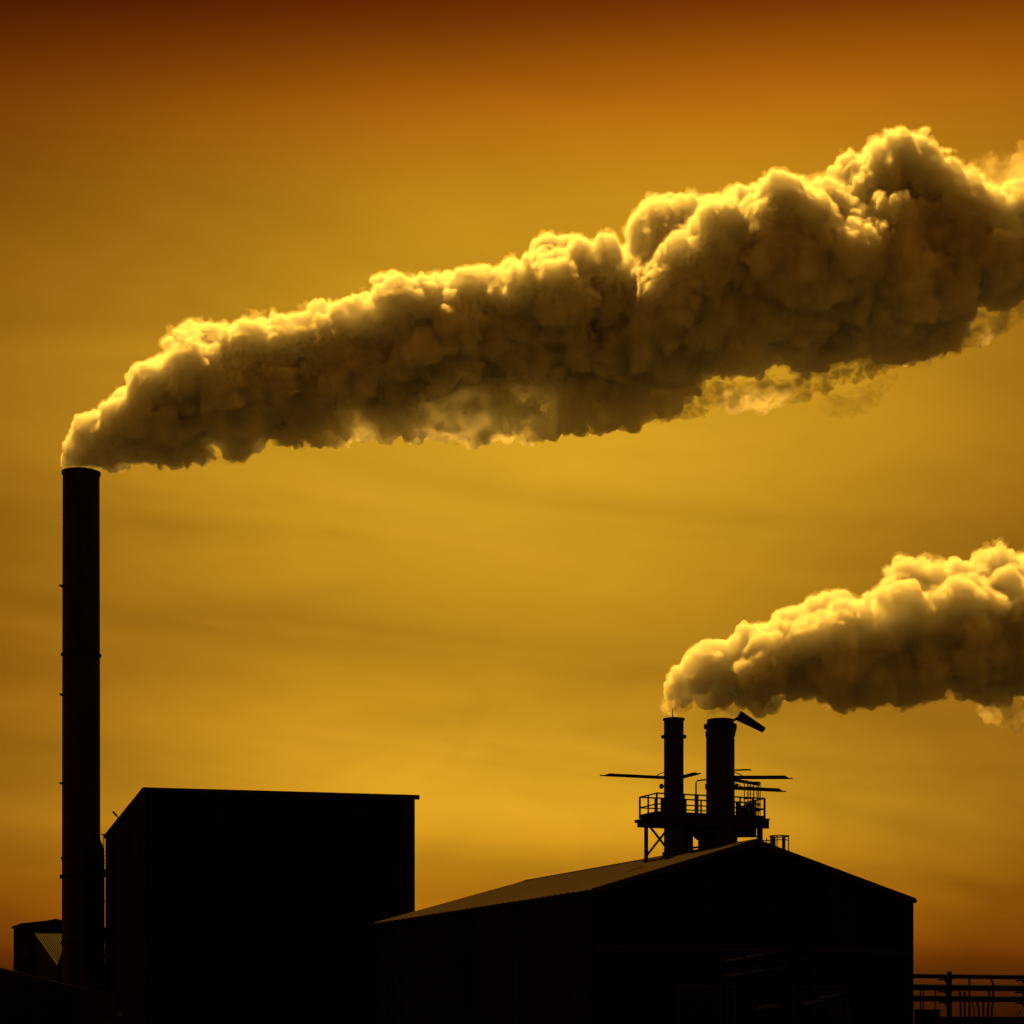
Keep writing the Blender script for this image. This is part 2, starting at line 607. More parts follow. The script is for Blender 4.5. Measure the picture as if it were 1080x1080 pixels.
for i in range(4):                                    # vertical weld seams low on the shell
    an = math.radians(-90 + (i - 1.5) * 40)
    d = Vector((math.cos(an), math.sin(an), 0))
    z0 = 2 + (i % 2) * 6
    m = MB()
    m.bar(CC + d * (RC + 0.035) + UP * z0, CC + d * (RC + 0.012) + UP * (z0 + 32), 0.06)
    build('weld_seam', m, M['paint'], CH)
bs = MB()
bs.ring(CC, 0.1, RC + 0.55, 0.0, 0.6, 48)
build('base_flange', bs, M['concrete'], CH)

# riser pipe and its bracket on the chimney's right flank
xr = at(108.4, 1090, DC).x
RP = thing('riser_pipe', 'dark vertical pipe running down the right flank of the tall chimney', 'pipe', (xr, DC - 0.2, 0))
m = MB()
zt = row(897, DC)
m.tube([(CC.x + RC * 0.9, DC - 0.2, row(884, DC)), (xr - 0.2, DC - 0.2, row(892, DC)), (xr - 0.03, DC - 0.2, row(899, DC)), (xr, DC - 0.2, row(906, DC)), (xr, DC - 0.2, 0)], 0.24, 12)
build('pipe', m, M['paint'], RP, smooth=True)
for py in (930, 975, 1030):
    m = MB()
    z = row(py, DC)
    m.bar((CC.x + RC - 0.05, DC - 0.2, z), (xr + 0.05, DC - 0.2, z), 0.56, 0.2)
    build('pipe_clamp', m, M['paint'], RP)

# caged ladder between chimney and block
DL = 233.0
xl0, xl1 = at(109.6, 0, DL).x, at(112.2, 0, DL).x
LD = thing('caged_ladder', 'thin caged access ladder in the narrow gap between tall chimney and black block', 'ladder', (xl0, DL, 0))
zt = row(880, DL)
for x, y in ((xl0, DL), (xl1 + 0.15, (DL + 0.4))):
    m = MB()
    m.bar((x, y, 0), (x, y, zt), 0.07)
    build('stringer', m, M['paint'], LD)
m = MB()
m.bar((xl0 - 0.35, (DL + 0.2), zt), (xl1 + 0.35, (DL + 0.2), zt), 0.25, 0.12)
build('top_rail', m, M['paint'], LD)
for i in range(34):
    z = 15.0 + i * 0.13
    if i % 2:
        continue
    m = MB()
    m.bar((xl0, DL, z), (xl1 + 0.15, (DL + 0.4), z), 0.035)
    build('rung', m, M['paint'], LD)
for py in (898.5, 903, 907.5, 911, 951, 990):
    z = row(py, DL)
    m = MB()
    pts = []
    for i in range(9):
        t = math.pi * i / 8
        pts.append(((xl0 + xl1) / 2 + 0.2 * math.cos(t) * 1.3, (DL + 0.1) - 0.7 * math.sin(t), z))
    m.tube(pts, 0.04, 6)
    build('cage_hoop', m, M['paint'], LD)
for x in (xl0 + 0.02, (xl0 + xl1) / 2 - 0.02):
    m = MB()
    m.bar((x, (DL - 0.5), row(990, DL)), (x, (DL - 0.5), zt), 0.04)
    build('cage_strap', m, M['paint'], LD)

# tie beams bridging the gap
for py, th, lab in ((922.5, 0.9, 'topmost thick dark tie beam bridging from tall chimney to black block'),
                    (993.5, 0.17, 'thin dark tie rod bridging from tall chimney to black block'),
                    (1009, 0.62, 'lowest thick dark tie beam bridging from tall chimney to black block')):
    z = row(py, DC)
    p = Vector((CC.x + RC * 0.85, DC - 0.9, z))
    e = P1 + b_ * 28.5 + a_ * 0.02
    TBm = thing('tie_beam', lab, 'beam', (p.x, p.y, z), 'tie beams between chimney and block')
    m = MB()
    m.bar(p, (e.x, e.y, z), 0.3, th)
    build('web', m, M['paint'], TBm)
    m = MB()
    m.box((e.x - 0.12, e.y, z), (0.2, 0.7, th * 1.3), a_, b_)
    build('end_plate', m, M['paint'], TBm)

# ------------------------------------------------------------------ low annexes at the far left
DA = 262.0


def la(px, py, d=DA):
    return at(px, py, d)


AN = thing('annexe', 'low black building with a shallow hipped roof, left of the tall chimney', 'industrial building', la(14.5, 1090))
m = MB()
xl, xr_ = la(14.6, 0).x, la(110, 0).x
sheet_wall(m, (xl, DA), (xr_, DA + 4), lambda t: row(976, DA), 0, 0.4, 0.05)
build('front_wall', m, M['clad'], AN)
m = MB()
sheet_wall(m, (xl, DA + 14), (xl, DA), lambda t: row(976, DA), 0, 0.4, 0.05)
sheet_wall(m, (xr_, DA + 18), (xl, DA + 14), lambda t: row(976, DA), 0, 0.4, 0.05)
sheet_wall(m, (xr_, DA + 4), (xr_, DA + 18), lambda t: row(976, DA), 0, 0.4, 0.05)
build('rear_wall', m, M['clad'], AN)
m = MB()
prof = [(13.2, 979.5), (13.2, 977.6), (22.5, 973.9), (50, 971), (59, 969), (70, 971.5), (100, 974.5), (113, 979), (113, 980.5)]
f_ = [la(x, y) + Vector((0, -0.3, 0)) for x, y in prof]
k_ = [p + Vector((0, 14.6, 0)) for p in f_]
m.solid(f_, k_)
build('roof', m, M['clad2'], AN)
for px in (27, 45):
    m = MB()
    m.box(la(px, 1003) + Vector((0, -0.12, 0)), (1.2, 0.1, 1.6))
    win = build('louvre', m, M['paint'], AN)

# lean-to with a ribbed roof that catches the light
LT = thing('lean_to', 'small lean-to with pale ribbed sloping roof sheet between low black building and tall chimney', 'shed', at(60, 1090, 246))
r0, r1 = at(37.5, 985.2, 258.0), at(110, 985.2, 258.0)
r2, r3 = at(112, 1019, 242.0), at(61.5, 1019, 242.0)
m = MB()
nr = 30
for i in range(nr):
    for (u0, u1, o0, o1) in ((0, .5, 0, 0), (.5, .62, 0, .14), (.62, .88, .14, .14), (.88, 1, .14, 0)):
        f0, f1 = (i + u0) / nr, (i + u1) / nr
        t0, t1 = r0.lerp(r1, f0), r0.lerp(r1, f1)
        b0, b1 = r3.lerp(r2, f0), r3.lerp(r2, f1)
        m.face(b0 + UP * o0, b1 + UP * o1, t1 + UP * o1, t0 + UP * o0)
build('roof', m, M['trim'], LT)
m = MB()
lo = [Vector((p.x, p.y, 0)) for p in (r3, r2, r1, r0)]
m.solid([p + Vector((0.1, 0, 0)) for p in lo], [p - UP * 0.1 for p in (r3, r2, r1, r0)])
build('wall', m, M['clad'], LT)
m = MB()
m.bar(r0 + Vector((-0.03, -0.02, -0.02)), r3 + Vector((-0.03, -0.02, -0.02)), 0.18, 0.25)
build('verge', m, M['trim'], LT)
# a dark hopper standing before it, its slope cuts the ribbed roof on the right
HP = thing('hopper', 'dark steel hopper hidden mostly behind the tall chimney, before the ribbed lean-to', 'hopper', at(75, 1090, 235))
m = MB()
hp = [at(60.5, 1017.5, 235), at(67.5, 998, 235), at(104, 998, 235), at(109, 1017, 235), at(109, 1085, 235), at(60.5, 1085, 235)]
m.solid(hp, [p + Vector((0, 4, 0)) for p in hp])
build('body', m, M['clad'], HP)
for px in (62, 107):
    for dy in (0.3, 3.6):
        m = MB()
        q = at(px, 1085, 235) + Vector((0, dy, 0))
        m.bar((q.x, q.y, 0), q, 0.25)
        build('leg', m, M['paint'], HP)

# ------------------------------------------------------------------ service platform on the hall roof
DF = 144.0
FL_ = at(692.5, 1090, DF)
FL_ = Vector((FL_.x, FL_.y, 0))
ZD = row(858.2, DF)                # deck top
ZR = row(836.3, DF)                # top rail
PW, PD = 8.75, 2.85


def pf(u, v, z=0.0):
    """platform frame: u along the front from its left corner, v away from the viewer"""
    return FL_ + A * u + B * v + UP * z


def over_roof(p):
    q = p - K
    return roof_z(max(0, min(HW, q.dot(A))))


PT = thing('service_platform', 'dark steel service platform with railings around the two roof stacks', 'platform', pf(0, 0, ZD - 4))
m = MB()
lo = [pf(0, 0, ZD - 0.1), pf(PW, 0, ZD - 0.1), pf(PW, PD, ZD - 0.1), pf(0, PD, ZD - 0.1)]
m.solid(lo, [p + UP * 0.1 for p in lo])
build('deck', m, M['paint'], PT)
for p, q in ((pf(-0.1, 0.03), pf(PW + 0.25, 0.03)), (pf(-0.1, PD - 0.03), pf(PW + 0.25, PD - 0.03)), (pf(-0.45, PD / 2), pf(PW, PD / 2))):
    m = MB()
    m.bar(p + UP * (ZD - 0.42), q + UP * (ZD - 0.42), 0.18, 0.56)
    build('girder', m, M['paint'], PT)
m = MB()
for u in (0.07, 2.2, 4.4, 6.6, PW - 0.07):
    m.bar(pf(u, 0.12, ZD - 0.36), pf(u, PD - 0.12, ZD - 0.36), 0.14, 0.44)
build('cross_beam', m, M['paint'], PT)
m = MB()
m.bar(pf(PW + 0.0, 0.1, ZD - 0.05), pf(PW + 0.33, 0.1, ZD - 0.05), 0.25, 0.13)
build('beam_stub', m, M['paint'], PT)
m = MB()
m.bar(pf(-0.15, PD - 0.1, ZD - 0.28), pf(-0.32, PD - 0.1, ZD - 0.28), 0.25, 0.22)
build('beam_stub', m, M['paint'], PT)
# legs stand on the roof sheets
legs = {}
for key, (u, v) in {'a': (0.12, 1.9), 'b': (2.0, 1.9), 'c': (5.9, 1.3), 'd': (PW - 0.2, 0.5), 'e': (PW - 0.9, PD - 0.1), 'f': (3.3, PD - 0.2)}.items():
    p = pf(u, v)
    z0 = over_roof(p)
    legs[key] = (p, z0)
    m = MB()
    m.bar(p + UP * (z0 - 0.03), p + UP * (ZD - 0.14), {'a': 0.27, 'd': 0.38, 'c': 0.33}.get(key, 0.16))
    lg = build('leg', m, M['paint'], PT)
    m = MB()
    m.box(p + UP * (z0 + 0.05), (0.42, 0.42, 0.1), A, B)
    build('foot_plate', m, M['paint'], lg)


def brace(p, q, w=0.11):
    m = MB()
    m.bar(p, q, w, w)
    return build('brace', m, M['paint'], PT)


(pa, za), (pb, zb_) = legs['a'], legs['b']
brace(pa + UP * (ZD - 0.6) + A * 0.2, pb + UP * (zb_ + 0.3), 0.13)
brace(pa + UP * (za + 0.4) + A * 0.05 + B * 0.14, pb + UP * (ZD - 0.7) + B * 0.14, 0.13)
(pc, zc_), (pd_, zd_) = legs['c'], legs['d']
brace(pc + UP * (ZD - 1.72), pd_ + UP * (ZD - 1.72), 0.19)
brace(pf(5.2, 1.35, ZD - 0.93), pf(PW - 0.15, 1.35, ZD - 0.98), 0.5)
brace(pb + UP * (zb_ + 0.45) + A * 0.2, pc + UP * (zb_ + 0.95), 0.13)
brace(pb + UP * (zb_ + 0.2) + A * 0.2, pc + UP * (zb_ + 0.62), 0.1)
brace(pc + UP * (ZD - 1.3), pd_ + UP * (ZD - 1.25), 0.1)
m = MB()
g0 = pf(3.6, 1.9, ZD - 0.6)
gp = [g0 + A * -0.25 + UP * -0.1, g0 + A * 0.75 + UP * -0.1, g0 + A * 0.75 + UP * -1.0, g0 + A * 0.45 + UP * -0.82]
m.solid(gp, [p + B * 0.05 for p in gp])
build('gusset', m, M['paint'], PT)
for u in (5.05, 5.45):
    m = MB()
    m.bar(pf(u, 1.3, over_roof(pf(u, 1.3))), pf(u, 1.3, ZD - 0.6), 0.1)
    build('strut', m, M['paint'], PT)

hr = ZR - ZD


def railing(p, q, n, cut=None):
    """one straight run from p to q (deck level) > its rails are the part, its posts sub-parts"""
    m = MB()
    m.tube([p + UP * hr, q + UP * hr], 0.055, 8)
    m.tube([p + UP * hr * 0.48, q + UP * hr * 0.48], 0.048, 8)
    m.bar(p + UP * 0.1, q + UP * 0.1, 0.03, 0.2)
    r_ = build('railing', m, M['paint'], PT)
    for i in range(n):
        b0 = p.lerp(q, i / max(1, n - 1))
        m = MB()
        m.bar(b0, b0 + UP * hr, 0.12)
        build('post', m, M['paint'], r_)
    return r_


e_ = 0.05
railing(pf(e_, e_, ZD), pf(4.35, e_, ZD), 5)
railing(pf(5.7, e_, ZD), pf(PW - e_, e_, ZD), 4)
railing(pf(e_, PD - e_, ZD), pf(PW - e_, PD - e_, ZD), 8)
railing(pf(e_, e_ + 0.05, ZD), pf(e_, PD - e_ - 0.05, ZD), 3)
railing(pf(PW - e_, e_ + 0.05, ZD), pf(PW - e_, PD - e_ - 0.05, ZD), 3)
# davit post with a hooked top, switch box, and gate frame
dv = pf(3.3, 0.35, ZD)
m = MB()
zt = row(823.5, dv.y)
m.bar(dv, (dv.x, dv.y, ZR + 0.1), 0.19)
m.tube([(dv.x, dv.y, ZR), (dv.x, dv.y, zt - 0.15), (dv.x + 0.08, dv.y, zt), (dv.x + 0.8, dv.y, zt + 0.1)], 0.055, 8)
build('davit', m, M['paint'], PT)
for u, v, w_, h_ in ((1.28, 1.6, 0.22, 1.25), (6.9, 0.7, 0.3, 1.15), (7.55, 1.0, 0.45, 0.95), (8.45, 1.7, 0.2, 1.3)):
    m = MB()
    m.box(pf(u, v, ZD + h_ / 2 + 0.02), (w_, 0.25, h_), A, B)
    build('control_box', m, M['paint'], PT)
for u in (4.9, 5.9):
    m = MB()
    m.tube([pf(u, 0.6, ZD), pf(u, 0.6, ZR - 0.1), pf(u + 0.1, 0.6, ZR), pf(u + 0.5, 0.6, ZR + 0.03), pf(u + 0.62, 0.6, ZR - 0.1), pf(u + 0.62, 0.6, ZD)], 0.045, 8)
    build('gate_hoop', m, M['paint'], PT)
# ladder with safety cage rising above the right end of the deck
CG = pf(8.15, 1.1)
zt = row(826.5, CG.y)
cgx = 0.58
for s in (-0.24, 0.24):
    m = MB()
    m.bar(CG + A * s + UP * (ZD - 0.6), CG + A * s + UP * zt, 0.075)
    build('ladder_stringer', m, M['paint'], PT)
for i in range(11):
    z = ZD - 0.3 + i * 0.27
    m = MB()
    m.bar(CG + A * -0.24 + UP * z, CG + A * 0.24 + UP * z, 0.035)
    build('ladder_rung', m, M['paint'], PT)
for z in (zt, ZR + 0.02, ZR - 0.4, ZD + 0.65, ZD + 0.2):
    m = MB()
    pts = [CG + A * (cgx * math.cos(t)) - B * (0.9 * math.sin(t)) + UP * z for t in np.linspace(0, math.pi, 13)]
    m.tube(pts, 0.05, 6)
    build('cage_hoop', m, M['paint'], PT)
for t in (0.1, 0.8, 1.57, 2.34, 3.04):
    m = MB()
    p = CG + A * (cgx * math.cos(t)) - B * (0.9 * math.sin(t))
    m.bar(p + UP * ZD, p + UP * zt, 0.06)
    build('cage_strap', m, M['paint'], PT)

# ------------------------------------------------------------------ the two roof stacks


def arm(parent, p, q, w=0.2, h=0.2, tip=0.55, strut=True):
    """bracket arm: channel with a thin projecting tongue and a small strut back to the stack"""
    p, q = Vector(p), Vector(q)
    d = (q - p).normalized()
    e = q - d * tip
    m = MB()
    s = Vector((-d.y, d.x, 0)).normalized() * w / 2
    pr = [p - UP * h / 2, e - UP * h / 2 + d * 0.12, e + UP * 0.0 + d * 0.12, e - d * 0.15 + UP * h / 2, p + UP * h / 2]
    m.solid([x - s for x in pr], [x + s for x in pr])
    o = build('bracket_arm', m, M['paint'], parent)
    m = MB()
    m.bar(e - UP * h * 0.32, q - UP * h * 0.32, w * 0.6, 0.07)
    build('tongue', m, M['paint'], o)
    if strut:
        m = MB()
        m.tube([p + d * 0.75 + UP * 0.05, p + d * 0.45 + UP * 0.24, p + UP * 0.4], 0.035, 6)
        build('strut', m, M['paint'], o)
    return o


S1 = at(710.6, 1090, 145.7)
S1 = Vector((S1.x, S1.y, 0))
R1 = 10.35 * S1.y / F
zt1 = row(759.0, S1.y)
zr1 = over_roof(S1)
ST1 = thing('slim_stack', 'slimmer of the two black roof stacks, with a thin flange ring and top rod', 'chimney', S1 + UP * zr1)
m = MB()
m.lathe(S1, [(R1, zr1 - 0.35), (R1, zt1), (R1 - 0.06, zt1), (R1 - 0.06, zr1 - 0.35)], 40)
build('barrel', m, M['steel'], ST1)
m = MB()
m.ring(S1, R1 - 0.05, R1 + 0.08, zt1 - 0.05, zt1 + 0.07, 40)
build('rim', m, M['paint'], ST1)
zf = row(777, S1.y)
m = MB()
m.ring(S1, R1 + 0.002, R1 + 0.2, zf - 0.07, zf + 0.07, 40)
for k in range(8):
    an = k * math.pi / 4
    m.tube([S1 + Vector((math.cos(an), math.sin(an), 0)) * (R1 + 0.15) + UP * (zf - 0.11), S1 + Vector((math.cos(an), math.sin(an), 0)) * (R1 + 0.15) + UP * (zf + 0.11)], 0.03, 6)
build('flange', m, M['paint'], ST1)
m = MB()
rp = S1 + Vector((-0.14, -R1 + 0.1, 0))
m.tube([rp + UP * (zt1 - 0.2), rp + UP * (zt1 + 0.2), rp + UP * (zt1 + 0.68)], 0.06, 6, 0.02)
build('rod', m, M['paint'], ST1)
m = MB()
bc = pf(1.95, 1.9)
zb0 = over_roof(bc)
m.box(Vector((S1.x + 0.62, S1.y + 0.35, (zb0 - 0.5 + ZD - 0.2) / 2)), (1.15, 1.2, ZD - 0.2 - zb0 + 0.5), A, B)
build('base_casing', m, M['paint'], ST1)
m = MB()
m.ring(S1, R1 + 0.002, R1 + 0.12, zr1 - 0.35, zr1 + 0.18, 40)
build('roof_collar', m, M['paint'], ST1)
m = MB()
lp = at(697.6, 829.3, S1.y)
m.tube([lp + Vector((0.25, 0, 0)), lp + Vector((0.05, 0, 0))], 0.06, 6)
m.lathe(lp, [(0.02, lp.z - 0.19), (0.13, lp.z - 0.15), (0.16, lp.z), (0.13, lp.z + 0.15), (0.02, lp.z + 0.19)], 12)
build('lamp', m, M['paint'], ST1)
arm(ST1, at(701.2, 820.2, 145.7), at(633, 816.8, 143.4), 0.22, 0.2)
arm(ST1, at(719.8, 819.4, 145.5), at(738.5, 814.8, 143.2), 0.22, 0.2, 0.6, False)

S2 = at(759.7, 1090, 147.2)
S2 = Vector((S2.x, S2.y, 0))
R2 = 14.95 * S2.y / F
zt2 = row(759, S2.y)
zr2 = over_roof(S2)
ST2 = thing('wide_stack', 'wider black roof stack with a double collar and open tapered flap at its top', 'chimney', S2 + UP * zr2)
zc2_ = row(771, S2.y)
m = MB()
m.lathe(S2, [(R2, zr2 - 0.4), (R2, zc2_), (R2 - 0.04, zc2_ + 0.02), (R2 - 0.06, zt2), (R2 - 0.13, zt2), (R2 - 0.13, zr2 - 0.4)], 48)
build('barrel', m, M['steel'], ST2)
m = MB()
m.ring(S2, R2 - 0.055, R2 + 0.16, row(768.2, S2.y), row(764.2, S2.y), 48)
build('collar', m, M['paint'], ST2)
m = MB()
m.ring(S2, R2 + 0.002, R2 + 0.05, zc2_ - 0.35, zc2_ - 0.05, 48)
build('collar', m, M['paint'], ST2)
m = MB()
for s, py in ((1, 769), (-1, 771)):
    q = Vector((S2.x + s * R2 * 0.99, S2.y, row(py, S2.y)))
    d = Vector((s, 0, 0))
    ln = 0.16 if s > 0 else 0.03
    gp = [q + Vector((0, -0.15, 0)), q + Vector((0, 0.15, 0)), q + Vector((0, 0.15, -0.45)), q + Vector((0, -0.15, -0.45))]
    m.solid([gp[3], gp[2], gp[1], gp[0]], [gp[3] + d * 0.02, gp[2] + d * 0.02, gp[1] + d * ln, gp[0] + d * ln])
build('bracket', m, M['paint'], ST2)
# open weather flap hinged on the right of the mouth, deeper at its hinge
m = MB()
h0, h1 = at(778.6, 754.5, S2.y), at(806.0, 770.2, S2.y)
u = (h1 - h0).normalized()
v = Vector((0, 1, 0))
nrm = u.cross(v).normalized() * -1
L_ = (h1 - h0).length
cen = (h0 + h1) / 2
for sgn, t0_, w0_ in ((-1, 0.27, 0.62), (1, 0.12, 0.5)):
    c_ = cen + u * (sgn * L_ / 2)
    if sgn < 0:
        ring0 = [c_ - v * w0_ - nrm * t0_, c_ + v * w0_ - nrm * t0_, c_ + v * w0_ + nrm * t0_, c_ - v * w0_ + nrm * t0_]
    else:
        ring1 = [c_ - v * w0_ - nrm * t0_, c_ + v * w0_ - nrm * t0_, c_ + v * w0_ + nrm * t0_, c_ - v * w0_ + nrm * t0_]
m.solid(ring0, ring1)
lid = build('flap', m, M['paint'], ST2)
m = MB()
m.bar(at(774, 759.2, S2.y) - v * 0.3, h0 - v * 0.3 + UP * -0.2, 0.08, 0.14)
build('hinge', m, M['paint'], lid)
m = MB()
m.bar(at(774, 759.2, S2.y) + v * 0.3, h0 + v * 0.3 + UP * -0.2, 0.08, 0.14)
build('hinge', m, M['paint'], lid)
m = MB()
m.box(Vector((S2.x - 0.22, S2.y + 0.35, (zr2 - 0.6 + ZD - 0.2) / 2)), (2.25, 1.5, ZD - 0.2 - zr2 + 0.6), A, B)
build('base_casing', m, M['paint'], ST2)
arm(ST2, at(773.5, 820.0, 147.2), at(836.0, 819.8, 146.4), 0.24, 0.24, 0.45)
arm(ST2, at(773.5, 831.0, 147.2), at(828.6, 833.7, 148.8), 0.24, 0.24, 0.5)
arm(ST2, at(773.0, 822.5, 147.2), at(801.0, 827.3, 150.2), 0.22, 0.2, 0.35, False)
arm(ST2, at(773.5, 812.3, 146.9), at(792.3, 811.7, 146.4), 0.12, 0.1, 0.1, False)
m = MB()
q = Vector((S2.x - R2, S2.y, row(829.5, S2.y)))
m.box(q, (0.14, 0.2, 0.36))
build('bracket', m, M['paint'], ST2)
m = MB()
m.box(q + Vector((2 * R2 + 0.1, 0, 0.05)), (0.3, 0.3, 0.2))
build('bracket', m, M['paint'], ST2)

# ------------------------------------------------------------------ roof-access cage on the far slope of the hall
RG = at(822, 1090, 141.0)
RG = Vector((RG.x, RG.y, 0))
zr_ = over_roof(RG)
RL = thing('roof_access_cage', 'small open railed cage on the shed roof, right of the ridge and stacks', 'safety cage', RG + UP * zr_)
ztc = row(882, RG.y)
rx = 10.0 * RG.y / F
m = MB()
pts = [RG + Vector((rx * math.cos(t), 0.6 * math.sin(t), ztc)) for t in np.linspace(0, 2 * math.pi, 21)]
m.tube(pts, 0.045, 6)
build('cage_hoop', m, M['paint'], RL)
m = MB()
pts = [RG + Vector((rx * math.cos(t), 0.6 * math.sin(t), row(886.5, RG.y))) for t in np.linspace(math.pi, 2 * math.pi, 11)]
m.tube(pts, 0.035, 6)
build('cage_hoop', m, M['paint'], RL)
for px, w_, dy in ((812.6, 0.06, 0), (816.2, 0.30, 0.3), (818.8, 0.06, -0.4), (824.5, 0.09, -0.5), (827.3, 0.22, 0.35), (831.6, 0.06, 0)):
    m = MB()
    q = at(px, 1090, RG.y)
    q = Vector((q.x, RG.y + dy, 0))
    m.bar(q + UP * (over_roof(q) - 0.02), q + UP * ztc, w_, 0.08)
    build('post', m, M['paint'], RL)
m = MB()
for py in (886.5, 889.5):
    p, q = at(804, py, RG.y + 0.2), at(813, py, RG.y + 0.2)
    m.tube([p, q], 0.04, 6)
build('handrail', m, M['paint'], RL)
for px in (805.5, 808.5):
    m = MB()
    q = at(px, 1090, RG.y + 0.2)
    q = Vector((q.x, q.y, 0))
    m.bar(q + UP * (over_roof(q) - 0.02), q + UP * row(884 if px > 807 else 886, q.y), 0.06)
    build('post', m, M['paint'], RL)

# ------------------------------------------------------------------ pipe rack at the far right
DR = 152.0
Rp = at(940, 1090, DR)
Rp = Vector((Rp.x, Rp.y, 0))
rd = Vector((math.cos(math.radians(20)), math.sin(math.radians(20)), 0))
rn = Vector((-rd.y, rd.x, 0))
PRK = thing('pipe_rack', 'dark three-tier pipe rack with drop pipes, right of the gabled shed', 'pipe rack', Rp)


def rk(px, py):
    """point of the rack's plane seen at px, py"""
    k = (px - CX) / F
    s = (k * Rp.y - Rp.x) / (rd.x - k * rd.y)
    p = Rp + rd * s
    return Vector((p.x, p.y, CZ + (HY - py) * p.y / F))


zr3 = [row(y, rk(968, 0).y) for y in (1029.4, 1041.2, 1053.0)]
rk_end = rk(1200, 1090)
for z, h_ in zip(zr3, (0.36, 0.50, 0.48)):
    m = MB()
    m.tube([Vector((Rp.x, Rp.y, z)) - rd * 2, Vector((rk_end.x, rk_end.y, z))], h_ / 2, 14)
    m.tube([Vector((Rp.x, Rp.y, z)) - rd * 2 + rn * 0.62, Vector((rk_end.x, rk_end.y, z)) + rn * 0.62], h_ / 2 - 0.03, 14)
    build('pipe', m, M['tarred'], PRK, smooth=True)
for px in (998, 1079.5, 1161):
    b0 = rk(px, 1090)
    b0.z = 0
    m = MB()
    top = zr3[0] + 0.36
    m.bar(b0 - rn * 0.42, b0 - rn * 0.42 + UP * top, 0.31)
    for z, h_ in zip(zr3, (0.36, 0.50, 0.48)):
        c = b0 - rn * 0.30
        m.bar(c - rn * 0.25 + UP * (z - h_ / 2 - 0.06), c + rn * 1.25 + UP * (z - h_ / 2 - 0.06), 0.2, 0.11)
        for s in (-1, 1):
            kn = [c + UP * (z - h_ / 2 - 0.1), c + rd * s * 0.42 + UP * (z - h_ / 2 - 0.0), c + UP * (z - h_ / 2 - 0.55)]
            if s < 0:
                kn.reverse()
            m.solid(kn, [p + rn * 0.06 for p in kn])
    build('post', m, M['tarred'], PRK)
drops = [((1010, 1046), (1010.7, 1060), (1010.7, 1080)), ((1015, 1046), (1015, 1060), (1015, 1080)),
         ((1020, 1032), (1020, 1055), (1020, 1080)), ((1022.5, 1056), (1023.7, 1061), (1024.6, 1064), (1025, 1080)),
         ((1027.5, 1056), (1029.3, 1062), (1029.8, 1068), (1029.8, 1080)), ((1034.7, 1056), (1034.7, 1080)),
         ((1039.2, 1042), (1041, 1048), (1040.2, 1058), (1039.2, 1066), (1039, 1080)), ((1043, 1033), (1045, 1038), (1045, 1056), (1043.6, 1063), (1043.2, 1080)),
         ((1008, 1043), (1009.5, 1048), (1010, 1053)), ((968.5, 1044), (968.5, 1080)), ((972, 1044), (971.3, 1050), (971.3, 1080)), ((984.2, 1044), (984.2, 1080))]
for i, dpt in enumerate(drops):
    m = MB()
    r_ = 0.08 if i not in (3, 8, 9, 10, 11) else 0.05
    pts = [rk(x, y) - rn * 0.32 for x, y in dpt]
    m.tube(pts, r_, 8)
    build('drop_pipe', m, M['tarred'], PRK, smooth=True)
m = MB()
m.bar(rk(1079, 1066) + rn * 0.3, rk(1070, 1076) + rn * 0.3, 0.09)
build('brace', m, M['tarred'], PRK)
CBX = rk(974, 1090) - rn * 1.0
KB = thing('control_cabinet', 'dark box-shaped cabinet under the pipe rack beside the shed corner', 'cabinet', (CBX.x, CBX.y, 0))
zk = CZ + (HY - 1060) * CBX.y / F
m = MB()
m.box((CBX.x - 0.25, CBX.y, zk - 1.1), (1.7, 0.8, 1.4), rd, rn)
build('body', m, M['tarred'], KB)
m = MB()
m.box((CBX.x - 0.25, CBX.y, zk - 0.37), (1.85, 0.95, 0.07), rd, rn)
build('hood', m, M['tarred'], KB)
for s in (-0.75, 0.75):
    m = MB()
    q = Vector((CBX.x - 0.25, CBX.y, 0)) + rd * s
    m.bar(q, q + UP * (zk - 1.8), 0.14)
    build('leg', m, M['tarred'], KB)
# low wall before the rack
lw0, lw1 = rk(962, 1090) - rn * 2.0, rk(1210, 1090) - rn * 2.0
LW = thing('low_wall', 'low black wall running along the foot of the pipe rack', 'wall', (lw0.x, lw0.y, 0))
zw = CZ + (HY - 1073.3) * lw0.y / F
m = MB()
m.bar((lw0.x, lw0.y, zw / 2), (lw1.x, lw1.y, zw / 2), 0.25, zw)
build('panel', m, M['tarred'], LW)
m = MB()
m.bar((lw0.x, lw0.y, zw + 0.04), (lw1.x, lw1.y, zw + 0.04), 0.36, 0.08)
build('coping', m, M['tarred'], LW)

